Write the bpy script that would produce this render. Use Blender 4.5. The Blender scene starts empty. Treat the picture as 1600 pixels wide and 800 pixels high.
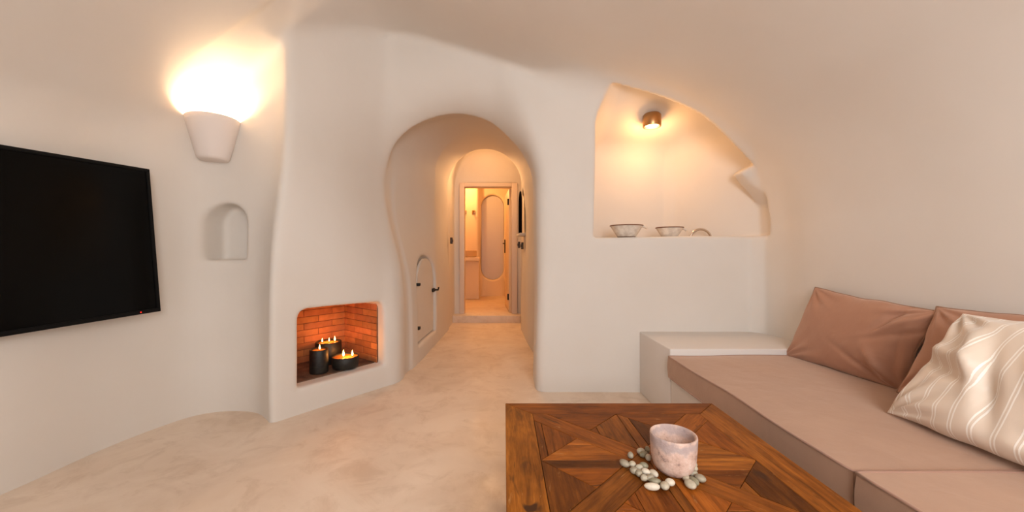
import bpy, bmesh, math, random
import numpy as np
from mathutils import Vector, Matrix

random.seed(7)
sc = bpy.context.scene
col = sc.collection

# ------------------------------------------------------------------ camera
F_PX, H = 590.0, 1.05
cam = bpy.data.cameras.new('camera'); cam_o = bpy.data.objects.new('camera', cam); col.objects.link(cam_o)
cam.sensor_width = 36.0; cam.lens = 36.0 * F_PX / 1600.0
cam.shift_x = 12 / 1600.0; cam.shift_y = -3 / 1600.0
cam.clip_start = 0.02
cam_o.location = (0, 0, H); cam_o.rotation_euler = (math.pi / 2, 0, 0)
sc.camera = cam_o

# ------------------------------------------------------------------ exposure, world, daylight
sc.view_settings.view_transform = 'Standard'; sc.view_settings.look = 'None'
sc.view_settings.gamma = 1.0; sc.view_settings.use_curve_mapping = False
sc.view_settings.exposure = 0.08
sc.cycles.max_bounces = 10; sc.cycles.diffuse_bounces = 7; sc.cycles.glossy_bounces = 4
sc.cycles.sample_clamp_indirect = 6.0
w = bpy.data.worlds.new('sky'); sc.world = w; w.use_nodes = True
w.node_tree.nodes['Background'].inputs[0].default_value = (0.80, 0.88, 1.0, 1)
w.node_tree.nodes['Background'].inputs[1].default_value = 1.0


def light(name, kind, loc, power, color, size=0.1, size_y=None, target=None, spread=None, angle=None, blend=0.6):
    l = bpy.data.lights.new(name, kind); l.energy = power; l.color = color
    if kind == 'AREA':
        l.shape = 'RECTANGLE' if size_y else 'SQUARE'; l.size = size
        if size_y: l.size_y = size_y
        if spread: l.spread = spread
    else:
        l.shadow_soft_size = size
    if kind == 'SPOT':
        l.spot_size = angle; l.spot_blend = blend
    o = bpy.data.objects.new(name, l); col.objects.link(o); o.location = loc
    if target is not None:
        o.rotation_euler = (Vector(target) - Vector(loc)).to_track_quat('-Z', 'Y').to_euler()
    return o

# daylight through the window and the glazed door in the wall behind the camera
light('window_daylight', 'AREA', (0.55, -1.08, 1.6), 60, (1.0, 0.985, 0.985), 1.1, 1.2, target=(0.6, 3, 1.5))
light('door_daylight', 'AREA', (-1.15, -1.12, 1.2), 3, (1.0, 0.91, 0.85), 0.9, 1.7, target=(-0.9, 3, 1.4))

# ------------------------------------------------------------------ material helpers
def mat(name, base=(0.8, 0.8, 0.8), rough=0.6, metal=0.0, **kw):
    m = bpy.data.materials.new(name); m.use_nodes = True
    b = m.node_tree.nodes['Principled BSDF']
    b.inputs['Base Color'].default_value = (*base, 1); b.inputs['Roughness'].default_value = rough
    b.inputs['Metallic'].default_value = metal
    for k, v in kw.items(): b.inputs[k.replace('_', ' ')].default_value = v
    return m

def N(m, kind, **props):
    n = m.node_tree.nodes.new(kind)
    for k, v in props.items(): setattr(n, k, v)
    return n

def L(m, a, b): m.node_tree.links.new(a, b)

def noise(m, scale, detail=4, rough=0.5, dist=0.0, vec=None, mscale=None, coord='Object'):
    n = N(m, 'ShaderNodeTexNoise'); n.inputs['Scale'].default_value = scale
    n.inputs['Detail'].default_value = detail; n.inputs['Roughness'].default_value = rough
    n.inputs['Distortion'].default_value = dist
    if vec is None:
        vec = N(m, 'ShaderNodeTexCoord').outputs[coord]
    if mscale:
        mp = N(m, 'ShaderNodeMapping'); mp.inputs['Scale'].default_value = mscale
        L(m, vec, mp.inputs['Vector']); vec = mp.outputs[0]
    L(m, vec, n.inputs['Vector'])
    return n.outputs['Fac']

def ramp(m, fac, stops):
    r = N(m, 'ShaderNodeValToRGB'); e = r.color_ramp.elements
    while len(e) < len(stops): e.new(0.5)
    for i, (p, c) in enumerate(stops):
        e[i].position = p; e[i].color = (*c, 1) if len(c) == 3 else c
    L(m, fac, r.inputs[0]); return r.outputs[0]

def mix(m, fac, a, b, mode='MIX'):
    n = N(m, 'ShaderNodeMix', data_type='RGBA', blend_type=mode)
    if isinstance(fac, float): n.inputs[0].default_value = fac
    else: L(m, fac, n.inputs[0])
    for s, v in ((6, a), (7, b)):
        if isinstance(v, tuple): n.inputs[s].default_value = (*v, 1)
        else: L(m, v, n.inputs[s])
    return n.outputs[2]

def bump(m, height, strength=0.3, dist=0.01, prev=None):
    b = N(m, 'ShaderNodeBump'); b.inputs['Strength'].default_value = strength; b.inputs['Distance'].default_value = dist
    L(m, height, b.inputs['Height'])
    if prev is not None: L(m, prev, b.inputs['Normal'])
    return b.outputs[0]

def bsdf(m): return m.node_tree.nodes['Principled BSDF']

def plaster(name, a, b, rough=0.85):
    m = mat(name, a, rough)
    L(m, ramp(m, noise(m, 1.3, 5, 0.55), [(0.3, a), (0.7, b)]), bsdf(m).inputs['Base Color'])
    n1 = bump(m, noise(m, 3.0, 3, 0.5), 0.25, 0.02)
    n2 = bump(m, noise(m, 60, 3, 0.5), 0.08, 0.002, n1)
    L(m, n2, bsdf(m).inputs['Normal']); return m

M = {}
M['plaster'] = plaster('white_plaster', (0.70, 0.66, 0.61), (0.67, 0.62, 0.56))
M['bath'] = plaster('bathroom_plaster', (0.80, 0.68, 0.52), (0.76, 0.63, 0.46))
M['masonry'] = plaster('bench_plaster', (0.70, 0.67, 0.635), (0.68, 0.64, 0.60))
M['frame'] = mat('painted_door_frame', (0.72, 0.60, 0.50), 0.5)
M['leaf'] = mat('painted_door_leaf', (0.78, 0.62, 0.42), 0.45)

m = mat('polished_cement', (0.7, 0.55, 0.42), 0.42); M['floor'] = m
c1 = ramp(m, noise(m, 2.2, 8, 0.6, 0.8), [(0.32, (0.68, 0.54, 0.42)), (0.55, (0.76, 0.63, 0.51)), (0.75, (0.82, 0.70, 0.58))])
c2 = ramp(m, noise(m, 5, 8, 0.7, 0.7), [(0.36, (0.78, 0.72, 0.66)), (0.5, (1, 1, 1))])
L(m, mix(m, 0.5, c1, c2, 'MULTIPLY'), bsdf(m).inputs['Base Color'])
L(m, ramp(m, noise(m, 5, 5), [(0.3, (0.36,) * 3), (0.7, (0.6,) * 3)]), bsdf(m).inputs['Roughness'])
L(m, bump(m, noise(m, 14, 5, 0.6, 1.0), 0.12, 0.004), bsdf(m).inputs['Normal'])

M['black_plastic'] = mat('black_gloss_plastic', (0.003, 0.003, 0.003), 0.6, Specular_IOR_Level=0.15)
M['screen'] = mat('black_screen', (0.002, 0.002, 0.002), 0.13)
bsdf(M['screen']).inputs['Specular IOR Level'].default_value = 0.1
M['black_iron'] = mat('black_iron', (0.02, 0.017, 0.015), 0.5, 0.6)
M['chrome'] = mat('brushed_steel', (0.72, 0.66, 0.6), 0.18, 1.0)
M['brass'] = mat('warm_brass', (0.45, 0.26, 0.12), 0.35, 1.0)
M['sconce'] = plaster('sconce_ceramic', (0.76, 0.69, 0.65), (0.73, 0.66, 0.61))

def emit(name, color, strength):
    m = mat(name, color, 0.5); b = bsdf(m)
    b.inputs['Emission Color'].default_value = (*color, 1); b.inputs['Emission Strength'].default_value = strength
    return m
M['bulb'] = emit('warm_bulb', (1.0, 0.80, 0.55), 25)
M['spot_bulb'] = emit('spot_bulb', (1.0, 0.85, 0.62), 14)
M['flame'] = emit('candle_flame', (1.0, 0.50, 0.14), 16)
M['led'] = emit('standby_led', (1.0, 0.02, 0.01), 1.2)
M['molten'] = mat('molten_wax', (0.55, 0.20, 0.04), 0.25)
M['molten'].node_tree.nodes['Principled BSDF'].inputs['Subsurface Weight'].default_value = 0.2
m = mat('black_wax', (0.022, 0.020, 0.016), 0.55); M['black_wax'] = m
L(m, ramp(m, noise(m, 30, 4), [(0.4, (0.006, 0.005, 0.004)), (0.7, (0.022, 0.019, 0.012))]), bsdf(m).inputs['Base Color'])
L(m, bump(m, noise(m, 45, 3), 0.4, 0.004), bsdf(m).inputs['Normal'])
M['wick'] = mat('charred_wick', (0.01, 0.008, 0.006), 0.9)

m = mat('fire_brick', (0.5, 0.2, 0.08), 0.8); M['brick'] = m
at = N(m, 'ShaderNodeAttribute', attribute_name='tone')
c = mix(m, 0.9, (0.46, 0.165, 0.055), at.outputs['Color'], 'MULTIPLY')
L(m, mix(m, 0.5, c, ramp(m, noise(m, 18, 5), [(0.3, (0.55, 0.5, 0.45)), (0.65, (1, 1, 1))]), 'MULTIPLY'), bsdf(m).inputs['Base Color'])
L(m, bump(m, noise(m, 50, 4), 0.4, 0.003), bsdf(m).inputs['Normal'])
M['mortar'] = mat('pale_mortar', (0.16, 0.075, 0.04), 0.95)
m = mat('sooty_hearth', (0.2, 0.1, 0.06), 0.85); M['hearth'] = m
L(m, ramp(m, noise(m, 9, 5), [(0.35, (0.07, 0.035, 0.02)), (0.7, (0.20, 0.11, 0.06))]), bsdf(m).inputs['Base Color'])

# wood: grain runs along U
m = mat('reclaimed_teak', (0.3, 0.14, 0.05), 0.5, Specular_IOR_Level=0.12); M['wood'] = m
uv = N(m, 'ShaderNodeUVMap', uv_map='UVMap').outputs[0]
at = N(m, 'ShaderNodeAttribute', attribute_name='tone')
g1 = ramp(m, noise(m, 1, 6, 0.65, 0.8, uv, (3.5, 42, 1)), [(0.3, (0.36, 0.30, 0.24)), (0.48, (0.88, 0.85, 0.8)), (0.7, (1.45, 1.5, 1.5))])
g2 = ramp(m, noise(m, 1, 5, 0.7, 0.6, uv, (14, 190, 1)), [(0.3, (0.68, 0.64, 0.58)), (0.6, (1.08, 1.08, 1.08))])
base = mix(m, 1.0, (0.195, 0.062, 0.009), at.outputs['Color'], 'MULTIPLY')
base = mix(m, 0.85, base, g1, 'MULTIPLY'); base = mix(m, 0.8, base, g2, 'MULTIPLY')
bl_ = ramp(m, noise(m, 1, 4, 0.6, 0.5, uv, (5, 9, 1)), [(0.3, (0.60, 0.55, 0.5)), (0.6, (1.15, 1.15, 1.1))])
base = mix(m, 0.9, base, bl_, 'MULTIPLY')
kn = ramp(m, noise(m, 1, 3, 0.5, 1.4, uv, (4, 13, 1)), [(0.27, (1, 1, 1)), (0.35, (0, 0, 0))])
base = mix(m, kn, base, (0.05, 0.018, 0.007))
sp = ramp(m, noise(m, 1, 6, 0.72, 1.0, uv, (6, 36, 1)), [(0.63, (0, 0, 0)), (0.72, (0.8,) * 3)])
base = mix(m, sp, base, (0.42, 0.23, 0.09))
L(m, base, bsdf(m).inputs['Base Color'])
n1 = bump(m, noise(m, 1, 6, 0.7, 0.6, uv, (10, 150, 1)), 0.35, 0.002)
n2 = bump(m, noise(m, 1, 3, 0.5, 1.4, uv, (4, 13, 1)), 0.3, 0.006, n1)
L(m, n2, bsdf(m).inputs['Normal'])
M['dark_wood'] = mat('dark_joint_wood', (0.045, 0.018, 0.007), 0.7)

def fabric(name, a, b, rough=0.8, sheen=0.35):
    m = mat(name, a, rough, Sheen_Weight=sheen, Sheen_Roughness=0.5)
    bsdf(m).inputs['Sheen Tint'].default_value = (1, 0.82, 0.68, 1)
    bsdf(m).inputs['Specular IOR Level'].default_value = 0.25
    L(m, ramp(m, noise(m, 5, 5, 0.6), [(0.3, a), (0.7, b)]), bsdf(m).inputs['Base Color'])
    n1 = bump(m, noise(m, 420, 2, 0.5), 0.25, 0.0012)
    n2 = bump(m, noise(m, 9, 3, 0.5, 0.6), 0.16, 0.02, n1)
    L(m, n2, bsdf(m).inputs['Normal']); return m
M['mauve'] = fabric('mauve_cotton', (0.345, 0.20, 0.132), (0.385, 0.228, 0.15), 0.8, 0.45)
M['mauve_piping'] = fabric('mauve_piping', (0.33, 0.19, 0.14), (0.37, 0.215, 0.155))
M['taupe'] = fabric('taupe_cotton', (0.375, 0.185, 0.115), (0.42, 0.22, 0.14), 0.62, 0.4)
M['taupe_piping'] = fabric('taupe_piping', (0.26, 0.145, 0.09), (0.29, 0.165, 0.105))

m = mat('striped_cream_cotton', (0.75, 0.62, 0.5), 0.45, Sheen_Weight=0.3); M['cream'] = m
uv = N(m, 'ShaderNodeUVMap', uv_map='UVMap').outputs[0]
nz = N(m, 'ShaderNodeTexNoise'); nz.inputs['Scale'].default_value = 3.0; L(m, uv, nz.inputs['Vector'])
sx = N(m, 'ShaderNodeSeparateXYZ'); L(m, uv, sx.inputs[0])
def math_n(op, a, b=None, c=None):
    n = N(m, 'ShaderNodeMath', operation=op)
    for i, v in enumerate((a, b, c)):
        if v is None: continue
        if isinstance(v, (int, float)): n.inputs[i].default_value = v
        else: L(m, v, n.inputs[i])
    return n.outputs[0]
u = math_n('MULTIPLY_ADD', nz.outputs['Fac'], 0.03, sx.outputs[0])
u = math_n('MULTIPLY', u, 11.0)
fr = math_n('FRACT', u)
def line_at(p, wd):
    d = math_n('ABSOLUTE', math_n('SUBTRACT', fr, p)); return math_n('LESS_THAN', d, wd)
lines = math_n('MAXIMUM', line_at(0.41, 0.04), line_at(0.59, 0.04))
L(m, mix(m, lines, (0.70, 0.585, 0.475), (0.88, 0.82, 0.74)), bsdf(m).inputs['Base Color'])
n1 = bump(m, lines, 0.7, 0.004)
n2 = bump(m, noise(m, 260, 2, 0.5, 0, uv), 0.12, 0.002, n1)
L(m, n2, bsdf(m).inputs['Normal'])

m = mat('chalky_pink_ceramic', (0.6, 0.45, 0.4), 0.8); M['cup'] = m
c1 = ramp(m, noise(m, 22, 7, 0.7), [(0.36, (0.26, 0.17, 0.15)), (0.44, (0.56, 0.38, 0.30)), (0.56, (0.66, 0.47, 0.385)), (0.68, (0.74, 0.60, 0.52))])
tc = N(m, 'ShaderNodeTexCoord'); sz = N(m, 'ShaderNodeSeparateXYZ'); L(m, tc.outputs['Object'], sz.inputs[0])
zz = math_n('MULTIPLY_ADD', noise(m, 40, 4), 0.05, sz.outputs[2])
band = ramp(m, zz, [(0.098, (0, 0, 0)), (0.112, (0.75,) * 3), (0.128, (0.75,) * 3), (0.138, (0.1,) * 3)])
c2 = mix(m, band, c1, (0.36, 0.29, 0.285))
L(m, c2, bsdf(m).inputs['Base Color'])
L(m, bump(m, noise(m, 70, 6, 0.7), 0.7, 0.004), bsdf(m).inputs['Normal'])
def stone(name, a, b):
    m = mat(name, a, 0.55)
    L(m, ramp(m, noise(m, 60, 5), [(0.35, a), (0.7, b)]), bsdf(m).inputs['Base Color']); return m
M['stone_green'] = stone('grey_green_stone', (0.17, 0.15, 0.09), (0.31, 0.275, 0.18))
M['stone_pale'] = stone('pale_stone', (0.36, 0.31, 0.225), (0.50, 0.44, 0.33))
M['stone_grey'] = stone('grey_stone', (0.24, 0.205, 0.145), (0.38, 0.33, 0.24))
m = mat('glazed_stoneware', (0.5, 0.45, 0.4), 0.35); M['bowl'] = m
L(m, ramp(m, noise(m, 25, 5), [(0.35, (0.62, 0.53, 0.44)), (0.65, (0.80, 0.72, 0.62))]), bsdf(m).inputs['Base Color'])
M['bowl_rim'] = mat('brown_glazed_rim', (0.16, 0.06, 0.025), 0.3)
M['basin'] = mat('tan_stone_basin', (0.62, 0.42, 0.22), 0.6)
M['cool_pane'] = mat('cool_toned_pane', (0.55, 0.53, 0.55), 0.35)  # cool base colour stands in for the less yellow light in the recess
M['dark_glass'] = mat('dark_glass', (0.004, 0.003, 0.003), 0.6, Specular_IOR_Level=0.0)
M['switch'] = mat('brown_switch', (0.05, 0.03, 0.02), 0.5)
M['glass'] = mat('window_glass', (1, 1, 1), 0.02, Transmission_Weight=1.0)

# ------------------------------------------------------------------ object helpers
def tag(o, label=None, cat=None, group=None, kind=None):
    if label: o['label'] = label
    if cat: o['category'] = cat
    if group: o['group'] = group
    if kind: o['kind'] = kind
    return o

def empty(name, loc, rz=0.0):
    o = bpy.data.objects.new(name, None); col.objects.link(o)
    o.empty_display_size = 0.05; o.location = loc; o.rotation_euler = (0, 0, rz); return o

def link(name, me, material, parent=None, smooth=True, angle=40):
    o = bpy.data.objects.new(name, me); col.objects.link(o)
    if material: me.materials.append(M[material])
    if smooth:
        me.polygons.foreach_set('use_smooth', [True] * len(me.polygons))
        if angle: me.set_sharp_from_angle(angle=math.radians(angle))
    if parent: o.parent = parent
    return o

def pymesh(name, verts, faces):
    me = bpy.data.meshes.new(name); me.from_pydata([tuple(v) for v in verts], [], faces); me.update(); return me

def box_mesh(lo, hi, bev=0.004, seg=2, mw=None):
    bm = bmesh.new(); bmesh.ops.create_cube(bm, size=1)
    for v in bm.verts:
        v.co = Vector([lo[i] + (v.co[i] + 0.5) * (hi[i] - lo[i]) for i in range(3)])
    if bev: bmesh.ops.bevel(bm, geom=bm.edges[:], offset=bev, segments=seg, profile=0.5, affect='EDGES')
    if mw: bm.transform(mw)
    me = bpy.data.meshes.new('box'); bm.to_mesh(me); bm.free(); return me

def lathe_mesh(profile, seg=48, a0=0.0, a1=2 * math.pi, mw=None):
    full = abs(a1 - a0 - 2 * math.pi) < 1e-6
    n = seg if full else seg + 1
    vs, fs = [], []
    for i in range(n):
        a = a0 + (a1 - a0) * i / seg
        for r, z in profile: vs.append((r * math.cos(a), r * math.sin(a), z))
    k = len(profile)
    for i in range(seg):
        j = (i + 1) % n
        for q in range(k - 1):
            fs.append((i * k + q, j * k + q, j * k + q + 1, i * k + q + 1))
    me = pymesh('lathe', vs, fs)
    bm = bmesh.new(); bm.from_mesh(me); bmesh.ops.remove_doubles(bm, verts=bm.verts, dist=1e-5)
    bmesh.ops.recalc_face_normals(bm, faces=bm.faces)
    if mw: bm.transform(mw)
    bm.to_mesh(me); bm.free(); return me

def tube_mesh(pts, r, seg=10, closed=False):
    pts = [Vector(p) for p in pts]; n = len(pts); vs, fs = [], []; up = None
    for i, p in enumerate(pts):
        a = pts[(i - 1) % n] if (closed or i > 0) else p
        b = pts[(i + 1) % n] if (closed or i < n - 1) else p
        t = (b - a).normalized()
        if up is None:
            up = Vector((0, 0, 1)) if abs(t.z) < 0.9 else Vector((1, 0, 0))
        x = t.cross(up).normalized(); up = x.cross(t).normalized()
        rr = r[i] if isinstance(r, (list, tuple)) else r
        for k in range(seg):
            an = 2 * math.pi * k / seg
            vs.append(p + x * math.cos(an) * rr + up * math.sin(an) * rr)
    for i in range(n if closed else n - 1):
        j = (i + 1) % n
        for k in range(seg):
            fs.append((i * seg + k, i * seg + (k + 1) % seg, j * seg + (k + 1) % seg, j * seg + k))
    if not closed:
        fs.append(tuple(range(seg))[::-1]); fs.append(tuple((n - 1) * seg + k for k in range(seg)))
    return pymesh('tube', vs, fs)

# ------------------------------------------------------------------ plaster shell: a signed field, meshed with surface nets
G = 0.02
X0, Y0, Z0 = -2.62, -1.36, -0.10
NX, NY, NZ = 246, 515, 150
xs = (X0 + G * np.arange(NX)).astype(np.float32); ys = (Y0 + G * np.arange(NY)).astype(np.float32); zs = (Z0 + G * np.arange(NZ)).astype(np.float32)

def smax(a, b, k):
    h = np.maximum(k - np.abs(a - b), 0) / k
    return np.maximum(a, b) + h * h * k * 0.25
def smin(a, b, k): return -smax(-a, -b, k)

def poly_sdf(P, Q, pts):
    """signed distance of the closed polygon PTS on the grid P, Q (2D arrays)"""
    d = np.full(P.shape, 1e9, np.float32); inside = np.zeros(P.shape, bool); n = len(pts)
    for i in range(n):
        ax, ay = pts[i]; bx, by = pts[(i + 1) % n]
        ex, ey = bx - ax, by - ay
        t = np.clip(((P - ax) * ex + (Q - ay) * ey) / (ex * ex + ey * ey), 0, 1)
        d = np.minimum(d, (P - ax - t * ex) ** 2 + (Q - ay - t * ey) ** 2)
        c = ((ay > Q) != (by > Q))
        with np.errstate(divide='ignore', invalid='ignore'):
            xi = (bx - ax) * (Q - ay) / (by - ay if by != ay else 1e-9) + ax
        inside ^= c & (P < xi)
    d = np.sqrt(d); return np.where(inside, -d, d).astype(np.float32)

def smooth_curve(pts, sub=6):
    out = []
    for i in range(len(pts) - 1):
        p0 = pts[max(i - 1, 0)]; p1 = pts[i]; p2 = pts[i + 1]; p3 = pts[min(i + 2, len(pts) - 1)]
        for s in range(sub):
            t = s / sub
            out.append(tuple(0.5 * ((2 * p1[k]) + (-p0[k] + p2[k]) * t + (2 * p0[k] - 5 * p1[k] + 4 * p2[k] - p3[k]) * t * t + (-p0[k] + 3 * p1[k] - 3 * p2[k] + p3[k]) * t ** 3) for k in (0, 1)))
    out.append(pts[-1]); return out

VAULT = smooth_curve([(-2.52, -0.5), (-2.51, 1.0), (-2.36, 1.50), (-2.10, 1.87), (-1.80, 2.16), (-1.42, 2.44), (-1.10, 2.70), (-0.84, 2.80),
                      (-0.42, 2.68), (0.0, 2.53), (0.3, 2.43), (0.7, 2.35), (1.03, 2.26), (1.30, 2.14), (1.52, 2.00), (1.83, 1.71), (2.03, 1.40), (2.08, 1.1), (2.08, -0.5)])
PLAN = [(-2.50, -1.2)] + smooth_curve([(-2.45, 0.6), (-2.34, 1.1), (-2.245, 1.42), (-2.19, 1.68), (-2.165, 2.0), (-2.11, 2.25), (-2.02, 2.45), (-1.86, 2.53), (-1.66, 2.50), (-1.53, 2.40), (-1.46, 2.32)], 4) + \
       [(-1.43, 2.35)] + smooth_curve([(-1.06, 2.839), (-0.985, 2.93), (-0.925, 2.985), (-0.84, 3.00), (-0.70, 2.985)], 4) + [(0.30, 2.88), (1.0, 2.87), (1.86, 2.87)] + smooth_curve([(1.95, 2.80), (1.965, 2.6), (1.93, 2.3), (1.92, 1.5), (1.92, -1.2)], 4)
BP = Vector((-1.46, 2.31)); BS = Vector((0.603, 0.797)); BD = Vector((-0.797, 0.603))   # the chimney breast: along it, and into it

XZx, XZz = np.meshgrid(xs, zs, indexing='ij')
vault2 = poly_sdf(XZx, XZz, VAULT)
XYx, XYy = np.meshgrid(xs, ys, indexing='ij')
plan2 = poly_sdf(XYx, XYy, PLAN)
alc2 = poly_sdf(XYx, XYy, [(0.69, 2.7), (0.69, 3.36), (0.78, 3.45), (1.46, 3.45), (1.54, 3.40), (1.972, 2.91), (1.972, 2.7)])

def box_sdf(q, k):
    """q: list of signed face distances (positive outside), joined with rounding k"""
    r = q[0]
    for a in q[1:]: r = smax(r, a, k)
    return r

def field(j0, j1):
    X = xs[:, None, None]; Y = ys[None, j0:j1, None]; Z = zs[None, None, :]
    sl = slice(j0, j1)
    kr = np.clip((X - 0.15) / 0.5, 0, 1); kr = 0.07 + 0.2 * kr * kr * (3 - 2 * kr)
    room = smax(vault2[:, None, :], plan2[:, sl, None], kr)
    y_hi = float(ys[min(j1, NY) - 1]); y_lo = float(ys[j0])
    f = room
    # corridor behind the arch, with the narrower mouth
    xl = -0.855 + 0.047 * (Y - 3.05); xl0 = xl; xl = xl - 0.15 / (1 + np.exp(-(Z - 1.1) * 6)) * np.clip((4.4 - Y) / 1.0, 0, 1); xr = 0.345 - 0.075 * (Y - 3.5); xr = np.minimum(xr, 0.32)
    c = (xl + xr) / 2; hw = (xr - xl) / 2
    bulge = 0.03 * np.exp(-((Z - 1.45) / 0.55) ** 2)
    hw = hw + bulge
    def arch(cx, h, z_s, z_t):
        u = np.abs(X - cx) / h; v = np.maximum(Z - z_s, 0) / (z_t - z_s)
        r = np.sqrt(u * u + v * v)
        return ((r - 1) * np.minimum(h, z_t - z_s)).astype(np.float32)
    if y_hi > 2.4:
        main = arch(c, hw + 0.03 * np.clip((Y - 4.5) / 1.2, 0, 1), 2.0, 2.42 + 0.05 * (Y - 3.2))
        main = smax(main, 3.26 - Y, 0.10); main = smax(main, Y - 5.45, 0.05)
        vest = arch(-0.255 + 0 * Y, 0.535 + 0 * Y, 2.1, 2.78); vest = smax(smax(vest, 5.30 - Y, 0.03), Y - 5.95, 0.04); main = smin(main, vest, 0.03)
        ml = -0.85 - 0.15 / (1 + np.exp(-(Z - 1.1) * 6)); mr = 0.25 + 0 * Z
        mouth = arch((ml + mr) / 2, (mr - ml) / 2, 1.60, 2.20)
        mouth = np.maximum(mouth, 2.6 - Y); mouth = smax(mouth, Y - 3.42, 0.05)
        # the right pier keeps a crisp nose, the rest of the mouth is softly rounded
        tk = np.clip((0.27 - X) / 0.4, 0, 1); tk = tk * tk * (3 - 2 * tk); tz = np.clip((Z - 0.4) / 1.3, 0, 1); tz = tz * tz * (3 - 2 * tz)
        k = (0.08 + 0.06 * tz + 0.38 * tk * (0.25 + 0.75 * tz)).astype(np.float32)
        f = smin(smin(f, mouth, k), main, 0.05)
        # firebox
        s = (X - BP.x) * BS.x + (Y - BP.y) * BS.y; d = (X - BP.x) * BD.x + (Y - BP.y) * BD.y
        fb = box_sdf([0.195 - s, s - 0.850, Z - 0.682], 0.07); fb = smax(fb, 0.175 - Z, 0.012)
        fb = np.maximum(np.maximum(fb, d - 0.62), -0.15 - d)
        f = smin(f, fb, 0.02)
        # the breast's left corner draws back higher up
        cz_ = np.clip((Z - 0.7) / 1.2, 0, 1); cz_ = 0.10 * cz_ * cz_ * (3 - 2 * cz_)
        dr_ = -(-(X + 1.46) * 0.67 - (Y - 2.33) * 0.74 + cz_)
        rc = smax(smax(smax(dr_, Y - 2.50, 0.08), vault2[:, None, :], 0.07), 2.2 - Y, 0.02); rc = smax(np.maximum(rc, X + 1.1), -1.80 - X, 0.08)
        f = smin(f, rc.astype(np.float32), 0.06)
        # small arched niche
        cx = -1.858 + 0 * Y
        u = np.abs(X - cx) / 0.128; v = np.maximum(Z - 1.25, 0) / 0.135
        ni = (np.sqrt(u * u + v * v) - 1) * 0.125
        ni = smax(smax(ni, 1.012 - Z, 0.02), Y - 2.69, 0.03); ni = np.maximum(ni, 2.3 - Y)
        f = smin(f, ni.astype(np.float32), 0.025)
        # kitchen alcove
        zc = 2.31 - 0.50 * (Y - 2.87) - 0.16 * np.clip((0.90 - X) / 0.2, 0, 1.3) ** 2 - 0.12 * np.clip((X - 1.2) / 0.6, 0, 1) ** 2 * (Y > 2.95)
        al = smax(alc2[:, sl, None], Z - zc, 0.10); al = np.maximum(al, 1.0 - Z)
        al = np.maximum(al, 2.75 - Y)
        ledge = np.maximum(Z - 1.182, Y - np.where(X < 1.45, 3.17, 2.99)); al = smax(al, -ledge, 0.01)
        shoulder = box_sdf([-(0.77 * (X - 1.765) + 0.64 * (Z - 1.665)), Z - 1.665 - 0.6 * (X - 1.765), Y - 2.925], 0.006)
        al = np.maximum(al, -shoulder)
        f = smin(f, al.astype(np.float32), 0.012)
    if y_hi > 3.5:
        # recess of the little cupboard door
        u = np.abs(Y - 4.03) / 0.37; v = np.maximum(Z - 0.72, 0) / 0.31
        cu = (np.sqrt(u * u + v * v) - 1) * 0.33
        cu = box_sdf([cu, 0.165 - Z, (xl0 - 0.085) - X, X - (c - 0.1)], 0.03)
        f = smin(f, cu.astype(np.float32), 0.03)
    if y_hi > 5.0:
        # deep little window in the right corridor wall
        u = np.abs(Y - 5.17) / 0.17; v = np.maximum(Z - 1.66, 0) / 0.27
        wi = (np.sqrt(u * u + v * v) - 1) * 0.17
        wi = box_sdf([wi, 1.31 - Z, X - (xr + 0.16), (c + 0.1) - X], 0.03)
        f = smin(f, wi.astype(np.float32), 0.03)
        # doorway and bathroom
        dw = box_sdf([-0.70 - X, X - 0.20, Z - 2.165, Y - 6.3, 5.75 - Y], 0.012); f = np.minimum(f, dw)
        yb = np.where(X < -0.535, 8.20, 8.42); yb = 8.31 + 0.11 * np.tanh((X + 0.535) / 0.03)
        ba = box_sdf([-1.35 - X, X - 0.55, Z - 2.66, Y - yb, 6.12 - Y], 0.16)
        u = np.abs(X + 0.265) ; zz = np.maximum(np.abs(Z - 1.42) - 0.69, 0)
        pill = np.sqrt(u * u + zz * zz) - 0.255
        pill = smax(smax(pill, Y - 8.56, 0.02), 8.2 - Y, 0.02)
        ba = smin(ba, pill.astype(np.float32), 0.05)
        f = np.minimum(f, ba)
    if y_lo < -0.9:
        # window and door openings behind the camera
        wn = box_sdf([-0.12 - X, X - 1.18, 0.95 - Z, Z - 2.25, Y + 0.9], 0.03); wn = np.maximum(wn, -1.5 - Y)
        dr = box_sdf([-1.60 - X, X + 0.70, Z - 2.05, Y + 0.9], 0.03)
        f = np.minimum(f, np.minimum(wn, dr))
    wob = 0.006 * np.sin(2.3 * X + 1.1 * Y + 0.7) * np.sin(2.9 * Z + 1.7 * Y) + 0.004 * np.sin(5.1 * X - 3.3 * Z + 1.3) * np.sin(4.7 * Y + 2.1 * Z)
    return (np.broadcast_to(f, (NX, Y.shape[1], NZ)) + wob).astype(np.float32)

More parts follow.
